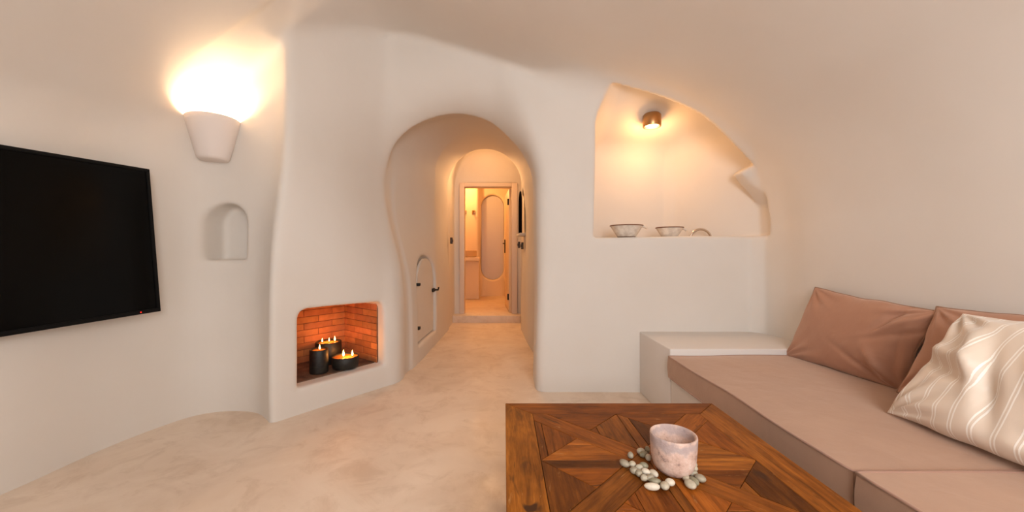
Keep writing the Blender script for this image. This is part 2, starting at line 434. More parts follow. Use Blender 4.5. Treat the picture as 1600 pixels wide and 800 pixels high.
VOL = np.empty((NX, NY, NZ), np.float32)
for j in range(0, NY, 40):
    VOL[:, j:min(j + 40, NY)] = field(j, min(j + 40, NY))
sgn = VOL < 0
cnt = np.zeros((NX - 1, NY - 1, NZ - 1), np.uint8)
offs = [(a, b, c) for a in (0, 1) for b in (0, 1) for c in (0, 1)]
for a, b, c in offs:
    cnt += sgn[a:NX - 1 + a, b:NY - 1 + b, c:NZ - 1 + c]
act = (cnt > 0) & (cnt < 8)
I, J, K = np.nonzero(act)
vid = np.full(act.shape, -1, np.int32); vid[I, J, K] = np.arange(len(I))
corner = {o: VOL[I + o[0], J + o[1], K + o[2]] for o in offs}
acc = np.zeros((len(I), 3)); num = np.zeros(len(I))
for o in offs:
    for ax in range(3):
        if o[ax]: continue
        p = list(o); p[ax] = 1; p = tuple(p)
        a, b = corner[o], corner[p]; cr = (a < 0) != (b < 0)
        t = np.where(cr, a / np.where(cr, a - b, 1), 0)
        for k in range(3):
            acc[:, k] += np.where(cr, (t if k == ax else o[k]), 0)
        num += cr
P = np.stack([I, J, K], 1) + acc / num[:, None]

def sample(P):
    q = np.clip(P, 0, [NX - 1.001, NY - 1.001, NZ - 1.001]); i = q.astype(int); t = q - i
    r = 0
    for a, b, c in offs:
        wgt = (t[:, 0] if a else 1 - t[:, 0]) * (t[:, 1] if b else 1 - t[:, 1]) * (t[:, 2] if c else 1 - t[:, 2])
        r = r + wgt * VOL[i[:, 0] + a, i[:, 1] + b, i[:, 2] + c]
    return r
def grad(P, e=0.6):
    g = np.stack([sample(P + np.eye(3)[k] * e) - sample(P - np.eye(3)[k] * e) for k in range(3)], 1) / (2 * e * G)
    return g
for _ in range(2):
    g = grad(P); gl = np.maximum((g ** 2).sum(1), 0.25)
    step = np.clip((sample(P) / gl / G), -0.4, 0.4)[:, None] * g
    P = P - np.clip(step, -0.5, 0.5)
g = grad(P, 1.0); nrm = -g / np.maximum(np.linalg.norm(g, axis=1), 1e-6)[:, None]
W = P * G + np.array([X0, Y0, Z0])
quads = []
for ax in range(3):
    n = [NX, NY, NZ]; a0 = [slice(None)] * 3; a1 = [slice(None)] * 3
    a0[ax] = slice(0, n[ax] - 1); a1[ax] = slice(1, n[ax])
    s0, s1 = sgn[tuple(a0)], sgn[tuple(a1)]
    e = s0 != s1
    idx = np.stack(np.nonzero(e), 1)
    o1, o2 = [k for k in range(3) if k != ax]
    ok = (idx[:, o1] > 0) & (idx[:, o2] > 0) & (idx[:, o1] < n[o1] - 1) & (idx[:, o2] < n[o2] - 1)
    idx = idx[ok]
    inside0 = s0[tuple(idx.T)]
    def cell(d1, d2):
        c = idx.copy(); c[:, o1] -= d1; c[:, o2] -= d2; return vid[tuple(c.T)]
    q = np.stack([cell(0, 0), cell(1, 0), cell(1, 1), cell(0, 1)], 1)
    flip = inside0 if ax != 1 else ~inside0
    q[flip] = q[flip][:, ::-1]
    quads.append(q)
Q = np.concatenate(quads)
Q = Q[(Q >= 0).all(1)]
cen = W[Q].mean(1)
keep = (cen[:, 1] > Y0 + 0.05) & (cen[:, 2] > -0.05)
Q = Q[keep]; cen = cen[keep]
fn = nrm[Q].mean(1)
# make sure the winding agrees with the normals
gn = np.cross(W[Q[:, 1]] - W[Q[:, 0]], W[Q[:, 2]] - W[Q[:, 0]])
bad = (gn * fn).sum(1) < 0; Q[bad] = Q[bad][:, ::-1]

region = np.full(len(Q), 'wall_back', dtype=object)
cx, cy, cz = cen.T
inroom = cy < 2.95
region[inroom & (cx < -1.47)] = 'wall_left'
region[inroom & (cx > 1.86)] = 'wall_right'
region[cy < -1.0] = 'wall_front'
region[(cy > 2.84) & (cy < 3.7) & (cx > 0.62)] = 'wall_alcove'
region[(cy >= 3.02) & (cx < 0.45) & (cx > -1.0)] = 'wall_corridor'
region[(cy > 5.9) | ((cy > 6.0))] = 'wall_corridor_end'
region[cy > 6.05] = 'wall_bathroom'
zv = np.interp(cx, [v[0] for v in VAULT[10:-8]], [v[1] for v in VAULT[10:-8]])
region[(cy < 2.95) & (cz > 1.9) & (cz > zv - 0.06) & (fn[:, 2] < -0.3)] = 'ceiling'

def shell(name, mask, material):
    q = Q[mask]; used, inv = np.unique(q, return_inverse=True); q = inv.reshape(q.shape)
    me = bpy.data.meshes.new(name); v = W[used]
    me.vertices.add(len(v)); me.vertices.foreach_set('co', v.ravel())
    me.loops.add(len(q) * 4); me.loops.foreach_set('vertex_index', q.ravel().astype(np.int32))
    me.polygons.add(len(q)); me.polygons.foreach_set('loop_start', np.arange(0, len(q) * 4, 4, dtype=np.int32))
    me.update(calc_edges=True)
    me.polygons.foreach_set('use_smooth', [True] * len(q))
    me.normals_split_custom_set_from_vertices([tuple(a) for a in nrm[used]])
    me.materials.append(M[material])
    o = bpy.data.objects.new(name, me); col.objects.link(o); o['kind'] = 'structure'; return o

for r in sorted(set(region)):
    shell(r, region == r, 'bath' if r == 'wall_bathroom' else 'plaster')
del VOL, sgn, cnt, act, vid

# floors
fl = link('floor', box_mesh((-2.6, -1.36, -0.08), (2.4, 6.1, 0.0), 0), 'floor', smooth=False); fl['kind'] = 'structure'
st = link('floor_bathroom', box_mesh((-0.95, 5.76, -0.02), (0.42, 8.9, 0.11), 0.012), 'floor'); st['kind'] = 'structure'
st2 = link('floor_bathroom', box_mesh((-1.5, 6.11, -0.02), (0.7, 8.9, 0.1095), 0), 'floor', st, smooth=False)
st2.name = 'bathroom_slab'

# ------------------------------------------------------------------ windows and doors
wd = empty('window_1', (0.53, -1.22, 1.6)); wd['kind'] = 'structure'
fr_ = bmesh.new()
for lo, hi in (((-.66, -.03, -.66), (-.60, .03, .66)), ((.60, -.03, -.66), (.66, .03, .66)), ((-.60, -.03, .60), (.60, .03, .66)), ((-.60, -.03, -.66), (.60, .03, -.60)), ((-.025, -.025, -.6), (.025, .025, .6))):
    me = box_mesh(lo, hi, 0.004); fr_.from_mesh(me)
me = bpy.data.meshes.new('f'); fr_.to_mesh(me); fr_.free(); link('window_frame', me, 'frame', wd)

d1 = empty('door_1', (-0.25, 5.98, 0.11)); d1['kind'] = 'structure'
bm = bmesh.new()
for lo, hi in (((-.455, -.05, 0), (-.38, .13, 2.06)), ((.365, -.05, 0), (.455, .13, 2.06)), ((-.38, -.05, 2.0), (.365, .13, 2.06))):
    bm.from_mesh(box_mesh(lo, hi, 0.006))
me = bpy.data.meshes.new('f'); bm.to_mesh(me); bm.free(); link('door_frame', me, 'frame', d1)
leaf = link('door_leaf', box_mesh((0, -0.02, 0.008), (0.80, 0.02, 1.99), 0.004), 'leaf', d1)
leaf.location = (0.345, 0.09, 0); leaf.rotation_euler = (0, 0, math.radians(94.5))
bm = bmesh.new()
bm.from_mesh(box_mesh((-.02, .012, -.12), (.02, .03, .12), 0.004))
bm.from_mesh(tube_mesh([(0, .02, .05), (0, .05, .05), (-.02, .055, .05), (-.13, .055, .05)], 0.009))
me = bpy.data.meshes.new('h'); bm.to_mesh(me); bm.free()
hd = link('door_handle', me, 'black_iron', leaf); hd.location = (0.73, 0.008, 1.08)
for z in (0.25, 1.78):
    h = link('hinge', box_mesh((-.012, .005, -.05), (.012, .045, .05), 0.003), 'black_iron', leaf); h.location = (0.02, 0, z)

# little arched cupboard door in the corridor's left wall
xw = -0.855 + 0.047 * (4.03 - 3.05)
d2 = empty('door_2', (xw - 0.055, 4.03, 0.168), math.atan2(-0.047, 1)); d2['kind'] = 'structure'
pts = [(-0.345, 0.012), (0.345, 0.012)] + [(0.345 * math.cos(a), 0.55 + 0.285 * math.sin(a)) for a in [math.pi * k / 20 for k in range(21)]]
bm = bmesh.new()
f = bm.faces.new([bm.verts.new((0.0, y, z)) for y, z in pts])
r = bmesh.ops.extrude_face_region(bm, geom=[f]); bmesh.ops.translate(bm, verts=[v for v in r['geom'] if isinstance(v, bmesh.types.BMVert)], vec=(0.024, 0, 0))
bmesh.ops.recalc_face_normals(bm, faces=bm.faces)
me = bpy.data.meshes.new('p'); bm.to_mesh(me); bm.free(); link('door_leaf', me, 'plaster', d2)
for z in (0.16, 0.585):
    h = link('hinge', box_mesh((0.0, -.02, -.014), (.045, .03, .014), 0.003), 'black_iron', d2); h.location = (0.015, -0.355, z)
bm = bmesh.new(); bm.from_mesh(box_mesh((0, -.03, -.02), (.02, .05, .02), 0.003)); bm.from_mesh(tube_mesh([(0.01, .03, 0), (.06, .03, 0), (.065, .03, .03)], 0.010))
me = bpy.data.meshes.new('l'); bm.to_mesh(me); bm.free()
h = link('latch', me, 'black_iron', d2); h.location = (0.026, 0.30, 0.47)

# small dark window in the corridor's right wall
w2 = empty('window_2', (0.335, 5.17, 1.33), math.atan(0.075)); w2['kind'] = 'structure'
pts = [(-0.158, 0), (0.158, 0)] + [(0.158 * math.cos(a), 0.34 + 0.24 * math.sin(a)) for a in [math.pi * k / 16 for k in range(17)]]
bm = bmesh.new(); f = bm.faces.new([bm.verts.new((0, y, z)) for y, z in pts])
r = bmesh.ops.extrude_face_region(bm, geom=[f]); bmesh.ops.translate(bm, verts=[v for v in r['geom'] if isinstance(v, bmesh.types.BMVert)], vec=(0.012, 0, 0))
bmesh.ops.recalc_face_normals(bm, faces=bm.faces)
me = bpy.data.meshes.new('p'); bm.to_mesh(me); bm.free(); pn = link('window_pane', me, 'dark_glass', w2); pn.location = (-0.124, 0, 0)
link('window_sill', box_mesh((-0.150, -0.19, -0.035), (0.04, 0.19, 0.0), 0.008), 'plaster', w2)

# pane added in the bathroom's pill recess, coloured to imitate less yellow light
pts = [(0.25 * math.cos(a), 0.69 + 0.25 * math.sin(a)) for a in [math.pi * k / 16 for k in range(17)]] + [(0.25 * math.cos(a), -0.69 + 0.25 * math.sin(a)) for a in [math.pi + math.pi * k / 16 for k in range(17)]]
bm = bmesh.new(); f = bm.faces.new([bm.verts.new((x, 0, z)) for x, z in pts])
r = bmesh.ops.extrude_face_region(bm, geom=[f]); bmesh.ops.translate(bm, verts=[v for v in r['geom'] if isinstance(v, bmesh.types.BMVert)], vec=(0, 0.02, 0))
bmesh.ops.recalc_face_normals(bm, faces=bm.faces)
me = bpy.data.meshes.new('p'); bm.to_mesh(me); bm.free(); pill_pane = link('recess_pane', me, 'cool_pane', smooth=False); pill_pane.location = (-0.265, 8.50, 1.42); pill_pane['kind'] = 'structure'

# ------------------------------------------------------------------ masonry bench, corner shelf, seat cushions
be = link('masonry_bench', box_mesh((1.03, -0.35, 0.0), (1.935, 2.342, 0.283), 0.012), 'masonry')
tag(be, 'low whitewashed masonry bench built along the right wall under the seat cushions', 'bench')
sh = link('corner_shelf_block', box_mesh((1.03, 2.345, 0.0), (2.02, 2.93, 0.46), 0.009, 3), 'masonry')
tag(sh, 'white plastered block with flat top in the corner beyond the seat cushions', 'shelf')

def seat_cushion(name, lo, hi, seed):
    root = empty(name, ((lo[0] + hi[0]) / 2, (lo[1] + hi[1]) / 2, lo[2]))
    c = Vector(root.location); rx, ry, hh = (hi[0] - lo[0]) / 2, (hi[1] - lo[1]) / 2, hi[2] - lo[2]
    rng = random.Random(seed); bm = bmesh.new()
    bmesh.ops.create_cube(bm, size=1)
    bmesh.ops.subdivide_edges(bm, edges=bm.edges[:], cuts=19, use_grid_fill=True)
    ph = [rng.uniform(0, 6) for _ in range(6)]
    def wave(x, y): return 0.0025 * math.sin(3.1 * x + ph[0] + 1.7 * y) + 0.0022 * math.sin(7.3 * y + ph[1]) + 0.0015 * math.sin(11 * x + ph[2]) * math.sin(9 * y + ph[3])
    def edge_wave(t): return 0.0045 * math.sin(5.0 * t + ph[4]) + 0.003 * math.sin(11 * t + ph[5])
    R = 0.012
    for v in bm.verts:
        x, y, z = v.co.x * 2, v.co.y * 2, v.co.z + 0.5
        X_, Y_ = x * rx, y * ry
        # round corners in plan
        ox, oy = max(abs(X_) - (rx - R), 0), max(abs(Y_) - (ry - R), 0)
        if ox > 0 and oy > 0:
            l = math.hypot(ox, oy); k = R / max(l, R); X_ = math.copysign(rx - R + ox * k, X_); Y_ = math.copysign(ry - R + oy * k, Y_)
        side = 0.004 * math.sin(math.pi * z)        # sides belly slightly
        if abs(x) > 0.999: X_ += math.copysign(side, x)
        if abs(y) > 0.999: Y_ += math.copysign(side, y)
        e = edge_wave(X_ + Y_) * (1 if max(abs(x), abs(y)) > 0.999 else 0)
        Z_ = z * hh
        if z > 0.999:
            Z_ += wave(X_, Y_) + 0.008 * (1 - x * x) ** 0.5 * (1 - y * y) ** 0.5 if max(abs(x), abs(y)) < 0.999 else e * 0.5
        v.co = Vector((X_ + e * (0.6 if abs(x) > .999 else 0), Y_, Z_))
    me = bpy.data.meshes.new('c'); bm.to_mesh(me); bm.free()
    root_c = link('cushion_body', me, 'mauve', root, angle=55)
    def loop(z, ins):
        pts = []; ax, ay = rx - ins, ry - ins
        n = 24
        base = [(ax, -ay + 2 * ay * k / n) for k in range(n)] + [(ax - 2 * ax * k / n, ay) for k in range(n)] + [(-ax, ay - 2 * ay * k / n) for k in range(n)] + [(-ax + 2 * ax * k / n, -ay) for k in range(n)]
        for X_, Y_ in base:
            ox, oy = max(abs(X_) - (ax - R), 0), max(abs(Y_) - (ay - R), 0)
            if ox > 0 and oy > 0:
                l = math.hypot(ox, oy); k = R / max(l, R); X_ = math.copysign(ax - R + ox * k, X_); Y_ = math.copysign(ay - R + oy * k, Y_)
            e = edge_wave(X_ + Y_)
            onx = abs(abs(X_) - ax) < 1e-4
            pts.append((X_ + (e * 0.6 if onx else 0), Y_, z + e * 0.5))
        return pts
    link('piping', tube_mesh(loop(hh - 0.001, 0.001), 0.0045, 8, True), 'mauve_piping', root_c, angle=None)
    link('piping', tube_mesh(loop(0.006, 0.001), 0.0045, 8, True), 'mauve_piping', root_c, angle=None)
    return root
s1 = seat_cushion('seat_cushion', (1.012, 1.095, 0.288), (1.905, 2.340, 0.420), 3)
tag(s1, 'long mauve seat cushion on the bench, the one reaching the white corner block', 'cushion', 'mauve seat cushions along the bench')
s2 = seat_cushion('seat_cushion', (1.000, -0.22, 0.288), (1.895, 1.080, 0.426), 8)
tag(s2, 'nearer mauve seat cushion on the bench, mostly cut off by the picture edge', 'cushion', 'mauve seat cushions along the bench')

# ------------------------------------------------------------------ scatter pillows
def pillow(name, bl, br, tr, tl, thick, fab, pip, seed, wr=0.012, uvs=False, front=(-1, 0, 0), bow=0.05, sag=0.0, pleats=()):
    """bl.. are the four corners in the place; the pillow bulges to both sides of them"""
    bl, br, tr, tl = map(Vector, (bl, br, tr, tl))
    cen_ = (bl + br + tr + tl) / 4; root = empty(name, (cen_.x, cen_.y, min(bl.z, br.z)))
    n = ((br - bl).cross(tl - bl)).normalized()
    if n.dot(Vector(front)) < 0: n = -n
    rng = random.Random(seed); ph = [rng.uniform(0, 6.28) for _ in range(12)]
    NU, NV = 72, 56
    def base(u, v):
        ew = 0.010 * math.sin(5.3 * u + ph[3]) + 0.007 * math.sin(9.1 * v + ph[4]) + 0.006 * math.sin(11.7 * u - 7 * v + ph[5])
        uu = u * (1 - bow * (1 - v * v) + ew * (1 - v * v)); vv = v * (1 - bow * (1 - u * u) + ew * (1 - u * u) * 1.4)
        a, b = (uu + 1) / 2, (vv + 1) / 2
        p = bl * (1 - a) * (1 - b) + br * a * (1 - b) + tr * a * b + tl * (1 - a) * b
        return p
    def disp(u, v, s):
        e = max(1 - abs(u) ** 2.6, 0) ** 0.5 * max(1 - abs(v) ** 2.6, 0) ** 0.5
        t = thick * e * (1 - 0.25 * sag * v)
        wv = 0
        for cu, cv in ((-1, -1), (1, -1), (1, 1), (-1, 1)):          # gathers that run out of the corners
            dx, dy = (u - cu), (v - cv); r_ = math.hypot(dx, dy); an = math.atan2(dy * cv, dx * cu)
            wv += math.sin(an * 13 + ph[0] + 2 * cu + cv) * math.exp(-(r_ / 0.55) ** 2) * min(r_ * 4, 1)
        wv *= 0.8
        wv += 0.5 * math.sin(3.1 * u + 2.2 * v + ph[1]) * math.sin(2.6 * v - 1.1 * u + ph[2])
        for (pu, pv, an, am, wd_) in pleats:
            q = (u - pu) * math.cos(an) + (v - pv) * math.sin(an); l_ = -(u - pu) * math.sin(an) + (v - pv) * math.cos(an)
            wv += am * math.exp(-(q / wd_) ** 2) * math.exp(-(l_ / 0.55) ** 2)
        return t + wr * wv * min(e * 1.6, 1) * (1 if s > 0 else 0.5)
    vs, fs, uvl = [], [], []
    def gidx(s, i, j):
        if s == 0 or i in (0, NU) or j in (0, NV): return i * (NV + 1) + j
        return (NU + 1) * (NV + 1) + (i - 1) * (NV - 1) + (j - 1)
    cu = [math.sin(math.pi / 2 * (2 * i / NU - 1)) for i in range(NU + 1)]; cv = [math.sin(math.pi / 2 * (2 * j / NV - 1)) for j in range(NV + 1)]
    for i in range(NU + 1):
        for j in range(NV + 1): vs.append(base(cu[i], cv[j]) + n * disp(cu[i], cv[j], 1)); uvl.append((cu[i] / 2 + .5, cv[j] / 2 + .5))
    for i in range(1, NU):
        for j in range(1, NV): vs.append(base(cu[i], cv[j]) - n * disp(cu[i], cv[j], -1) * 0.8); uvl.append((cu[i] / 2 + .5, cv[j] / 2 + .5))
    for i in range(NU):
        for j in range(NV):
            fs.append((gidx(0, i, j), gidx(0, i + 1, j), gidx(0, i + 1, j + 1), gidx(0, i, j + 1)))
            fs.append((gidx(1, i, j), gidx(1, i, j + 1), gidx(1, i + 1, j + 1), gidx(1, i + 1, j)))
    off = Vector(root.location)
    me = pymesh('pillow', [v - off for v in vs], fs)
    ul = me.uv_layers.new(name='UVMap')
    for lp in me.loops: ul.data[lp.index].uv = uvl[lp.vertex_index]
    cov = link('pillow_cover', me, fab, root, angle=None)
    if pip:
        ring = [base(cu[i], -1) for i in range(0, NU, 2)] + [base(1, cv[j]) for j in range(0, NV, 2)] + [base(cu[i], 1) for i in range(NU, 0, -2)] + [base(-1, cv[j]) for j in range(NV, 0, -2)]
        link('piping', tube_mesh([p - off for p in ring], 0.004, 8, True), pip, cov, angle=None)
    return root

def PT(x, y, Y):   # picture position at a depth, used to read off where things stand in the room
    return ((x - 788) / F_PX * Y, Y, H - (y - 397) / F_PX * Y)

p1 = pillow('scatter_pillow', PT(1226, 556, 2.37), PT(1412, 612, 1.72), PT(1470, 487, 1.60), PT(1274, 449, 2.27), 0.072, 'taupe', 'taupe_piping', 5, 0.015,
            pleats=((0.75, -0.70, 0.5, 1.9, 0.07), (0.60, -0.80, 0.9, -1.9, 0.06), (0.86, -0.3, 0.15, -1.3, 0.06), (0.8, 0.65, -0.6, 1.8, 0.06), (0.62, 0.75, -0.3, -1.7, 0.06), (0.9, 0.4, -0.9, -1.2, 0.05)))
tag(p1, 'taupe scatter pillow on the bench nearest the white corner block', 'pillow', 'taupe scatter pillows against the right wall')
p2 = pillow('scatter_pillow', (1.700, 1.635, 0.452), (1.72, 1.02, 0.445), (1.87, 1.02, 0.85), (1.85, 1.615, 0.825), 0.055, 'taupe', 'taupe_piping', 11, 0.018)
tag(p2, 'taupe scatter pillow half hidden behind the cream striped pillow', 'pillow', 'taupe scatter pillows against the right wall')
p3 = pillow('striped_pillow', (1.475, 1.455, 0.440), (1.465, 0.88, 0.437), (1.75, 0.84, 0.835), (1.70, 1.400, 0.830), 0.085, 'cream', None, 21, 0.024, bow=0.035,
            pleats=((-0.35, 0.15, 0.35, 1.5, 0.10), (-0.1, -0.2, 0.3, -1.3, 0.09), (0.3, 0.1, 0.4, 1.3, 0.12), (-0.75, 0.2, 1.3, 1.2, 0.12), (-0.8, 0.0, 1.2, -1.0, 0.09)))
tag(p3, 'large cream pillow with white stitched stripe pairs leaning on a taupe pillow', 'pillow')

# ------------------------------------------------------------------ coffee table
TX0, TX1, TY0, TY1, TZ = 0.004, 0.878, 0.712, 1.596, 0.42
table = empty('coffee_table', ((TX0 + TX1) / 2, (TY0 + TY1) / 2, 0))
tag(table, 'square reclaimed wood coffee table with inlaid diagonal plank pattern beside the bench', 'table')
TO = Vector(table.location)
def clip(poly, a, b, c):       # keep a x + b y <= c
    out = []
    for i in range(len(poly)):
        p, q = poly[i], poly[(i + 1) % len(poly)]; dp, dq = a * p[0] + b * p[1] - c, a * q[0] + b * q[1] - c
        if dp <= 0: out.append(p)
        if (dp < 0) != (dq < 0) and dp != dq:
            t = dp / (dp - dq); out.append((p[0] + t * (q[0] - p[0]), p[1] + t * (q[1] - p[1])))
    return out
def inset(poly, e):
    r = poly; n = len(poly)
    ar = sum(poly[i][0] * poly[(i + 1) % n][1] - poly[(i + 1) % n][0] * poly[i][1] for i in range(n))
    for i in range(n):
        p, q = poly[i], poly[(i + 1) % n]; dx, dy = q[0] - p[0], q[1] - p[1]; l = math.hypot(dx, dy)
        if l < 1e-7: continue
        nx, ny = (dy / l, -dx / l) if ar > 0 else (-dy / l, dx / l)
        r = clip(r, nx, ny, nx * p[0] + ny * p[1] - e)
        if len(r) < 3: return []
    return r
planks = []     # (polygon, grain angle, tone)
rw = random.Random(4)
TONES = [(1, 1, 1), (1.35, 1.35, 1.3), (0.55, 0.52, 0.5), (1.45, 1.5, 1.5), (0.9, 0.8, 0.72), (1.15, 1.0, 0.8), (0.6, 0.55, 0.5), (1.3, 1.15, 1.0)]
def strips(poly, ang, width, tone=None):
    nx, ny = -math.sin(ang), math.cos(ang)
    ds = [nx * p[0] + ny * p[1] for p in poly]; lo, hi = min(ds), max(ds); d = lo
    while d < hi - 1e-4:
        wd_ = width * rw.uniform(0.85, 1.15)
        if hi - d - wd_ < 0.02: wd_ = hi - d + 1e-3
        q = clip(clip(poly, nx, ny, d + wd_), -nx, -ny, -d)
        if len(q) >= 3: planks.append((q, ang + rw.uniform(-.02, .02), tone or rw.choice(TONES)))
        d += wd_
hx, hy = (TX1 - TX0) / 2, (TY1 - TY0) / 2; bw = 0.108
ix, iy = hx - bw, hy - bw
R_ = [(-hx, -hy), (hx, -hy), (hx, hy), (-hx, hy)]; r_ = [(-ix, -iy), (ix, -iy), (ix, iy), (-ix, iy)]
for k, (an, tn) in enumerate(((0, (1.0, .95, .9)), (math.pi / 2, (1.35, 1.35, 1.25)), (0, (0.95, .85, .8)), (math.pi / 2, (1.25, 1.3, 1.1)))):
    a, b = R_[k], R_[(k + 1) % 4]; c_, d_ = r_[(k + 1) % 4], r_[k]
    planks.append(([a, b, c_, d_], an, tn))
# the diagonal boards
DW = 0.040
ca = math.atan2(iy, ix)
dirs = [(ca, (1.25, 1.15, 1.1)), (-ca, (1.45, 1.35, 1.3))]
panel = r_
d1n = (-math.sin(ca), math.cos(ca)); d2n = (math.sin(ca), math.cos(ca))
b1 = clip(clip(panel, d1n[0], d1n[1], DW), -d1n[0], -d1n[1], DW)     # board running lower left to upper right
b2 = clip(clip(panel, d2n[0], d2n[1], DW), -d2n[0], -d2n[1], DW)
planks.append((clip(b2, *d1n, -DW), -ca, (1.45, 1.4, 1.35))); planks.append((clip(b2, -d1n[0], -d1n[1], -DW), -ca, (1.3, 1.2, 1.1)))
planks.append((clip(b1, 1, 0, 0.0), ca, (0.95, 0.95, 0.95))); planks.append((clip(b1, -1, 0, 0.0), ca, (1.3, 1.2, 1.1)))
for sx_, sy_ in ((1, 1), (1, -1), (-1, 1), (-1, -1)):
    pass
for s1_, s2_ in ((1, 1), (1, -1), (-1, -1), (-1, 1)):      # four sectors between the boards: far, left..., by the signs of the two normals
    sec = clip(clip(panel, -s1_ * d1n[0], -s1_ * d1n[1], -DW), -s2_ * d2n[0], -s2_ * d2n[1], -DW)
    cxm = sum(p[0] for p in sec) / len(sec); cym = sum(p[1] for p in sec) / len(sec)
    side = abs(cxm) > abs(cym)
    # the diamond joining the middles of the sides
    dia = sec
    for a, b in ((1, 1), (1, -1), (-1, 1), (-1, -1)): dia = clip(dia, a / ix, b / iy, 1.0)
    gin = 0 if side else math.pi / 2
    if side:
        up = clip(dia, 0, -1, 0); dn = clip(dia, 0, 1, 0)
        strips(up, gin, 0.10, (1.5, 1.45, 1.4) if cxm < 0 else None); strips(dn, gin, 0.10)
    else:
        strips(clip(dia, -1, 0, 0), gin, 0.11); strips(clip(dia, 1, 0, 0), gin, 0.11)
    for a, b in ((1, 1), (1, -1), (-1, 1), (-1, -1)):
        out = clip(sec, -a / ix, -b / iy, -1.0)
        if len(out) >= 3: strips(out, math.pi / 2 if side else 0, 0.12)
vs, fs, uvs_, tones = [], [], [], []
TH = 0.006
for poly, ang, tn in planks:
    e = inset(poly, 0.0007); e2 = inset(poly, 0.0016)
    if len(e) < 3 or len(e2) != len(e): e2 = e
    if len(e) < 3: continue
    ar = sum(e[i][0] * e[(i + 1) % len(e)][1] - e[(i + 1) % len(e)][0] * e[i][1] for i in range(len(e)))
    if ar < 0: e = e[::-1]; e2 = e2[::-1]
    ou, ov = rw.uniform(0, 50), rw.uniform(0, 50); jit = rw.uniform(0.9, 1.1)
    lift = rw.uniform(-0.0005, 0.0005)
    def uvp(p): return (p[0] * math.cos(ang) + p[1] * math.sin(ang) + ou, -p[0] * math.sin(ang) + p[1] * math.cos(ang) + ov)
    n = len(e); b0 = len(vs)
    for p in e2: vs.append((p[0], p[1], TZ + lift))
    for p in e: vs.append((p[0], p[1], TZ - 0.0012 + lift))
    for p in e: vs.append((p[0], p[1], TZ - TH))
    fs.append([b0 + i for i in range(n)]); uvs_.append([uvp(p) for p in e2]); tones.append([c * jit for c in tn])
    for lev in (0, 1):
        for i in range(n):
            j = (i + 1) % n
            fs.append([b0 + lev * n + i, b0 + (lev + 1) * n + i, b0 + (lev + 1) * n + j, b0 + lev * n + j]); uvs_.append([uvp(e[i]), uvp(e[i]), uvp(e[j]), uvp(e[j])]); tones.append([c * jit * (1 if lev == 0 else 0.6) for c in tn])
# core slab under the planks
b0 = len(vs); z0, z1 = TZ - 0.045, TZ - 0.0035
for z in (z0, z1):
    for x, y in ((-hx + .001, -hy + .001), (hx - .001, -hy + .001), (hx - .001, hy - .001), (-hx + .001, hy - .001)): vs.append((x, y, z))
for q in ((3, 2, 1, 0), (4, 5, 6, 7), (0, 1, 5, 4), (1, 2, 6, 5), (2, 3, 7, 6), (3, 0, 4, 7)):
    fs.append([b0 + i for i in q]); us = []
    for i in q:
        v = vs[b0 + i]; us.append((v[0] + v[1] * 1.0, v[2] + 3))
    uvs_.append(us); tones.append((0.16, 0.14, 0.12) if q == (4, 5, 6, 7) else (0.75, 0.7, 0.65))
me = pymesh('top', vs, fs); me.uv_layers.new(name='UVMap'); me.color_attributes.new('tone', 'FLOAT_COLOR', 'CORNER')
ul = me.uv_layers['UVMap']; ca_ = me.color_attributes['tone']
for pi_, pl in enumerate(me.polygons):
    for k, li in enumerate(pl.loop_indices):
        ul.data[li].uv = uvs_[pi_][k]; ca_.data[li].color = (*tones[pi_], 1)
link('tabletop', me, 'wood', table, smooth=False)
def wood_box(name, lo, hi, tone=(0.8, 0.75, 0.7)):
    me = box_mesh(lo, hi, 0.003); me.uv_layers.new(name='UVMap'); me.color_attributes.new('tone', 'FLOAT_COLOR', 'CORNER')
    ul = me.uv_layers['UVMap']; ca_ = me.color_attributes['tone']
    d = [hi[i] - lo[i] for i in range(3)]; ax = d.index(max(d)); o1 = (ax + 1) % 3; o2 = (ax + 2) % 3
    for lp in me.loops:
        c = me.vertices[lp.vertex_index].co; ul.data[lp.index].uv = (c[ax], c[o1] + c[o2]); ca_.data[lp.index].color = (*tone, 1)
    return link(name, me, 'wood', table)
for sx_ in (-1, 1):
    for sy_ in (-1, 1):
        x, y = sx_ * (hx - 0.05), sy_ * (hy - 0.05)
        wood_box('leg', (x - .04, y - .04, 0.0), (x + .04, y + .04, TZ - 0.045))
for lo, hi in (((-hx + .09, hy - .065, TZ - .125), (hx - .09, hy - .035, TZ - .045)), ((-hx + .09, -hy + .035, TZ - .125), (hx - .09, -hy + .065, TZ - .045)),
               ((-hx + .035, -hy + .09, TZ - .125), (-hx + .065, hy - .09, TZ - .045)), ((hx - .065, -hy + .09, TZ - .125), (hx - .035, hy - .09, TZ - .045))):
    wood_box('apron', lo, hi)

# cup
cup = link('candle_cup', lathe_mesh([(0, 0.0), (0.030, 0.0), (0.044, 0.005), (0.054, 0.018), (0.0605, 0.040), (0.063, 0.07), (0.0645, 0.104), (0.0635, 0.1085), (0.061, 0.110), (0.0585, 0.1085), (0.0565, 0.103),
                                     (0.0545, 0.06), (0.050, 0.03), (0.040, 0.018), (0, 0.016)], 64), 'cup', angle=None)
cup.location = (0.490, 1.095, TZ + 0.001)
tag(cup, 'chalky pink ceramic cup with worn grey rim in the middle of the table', 'cup')

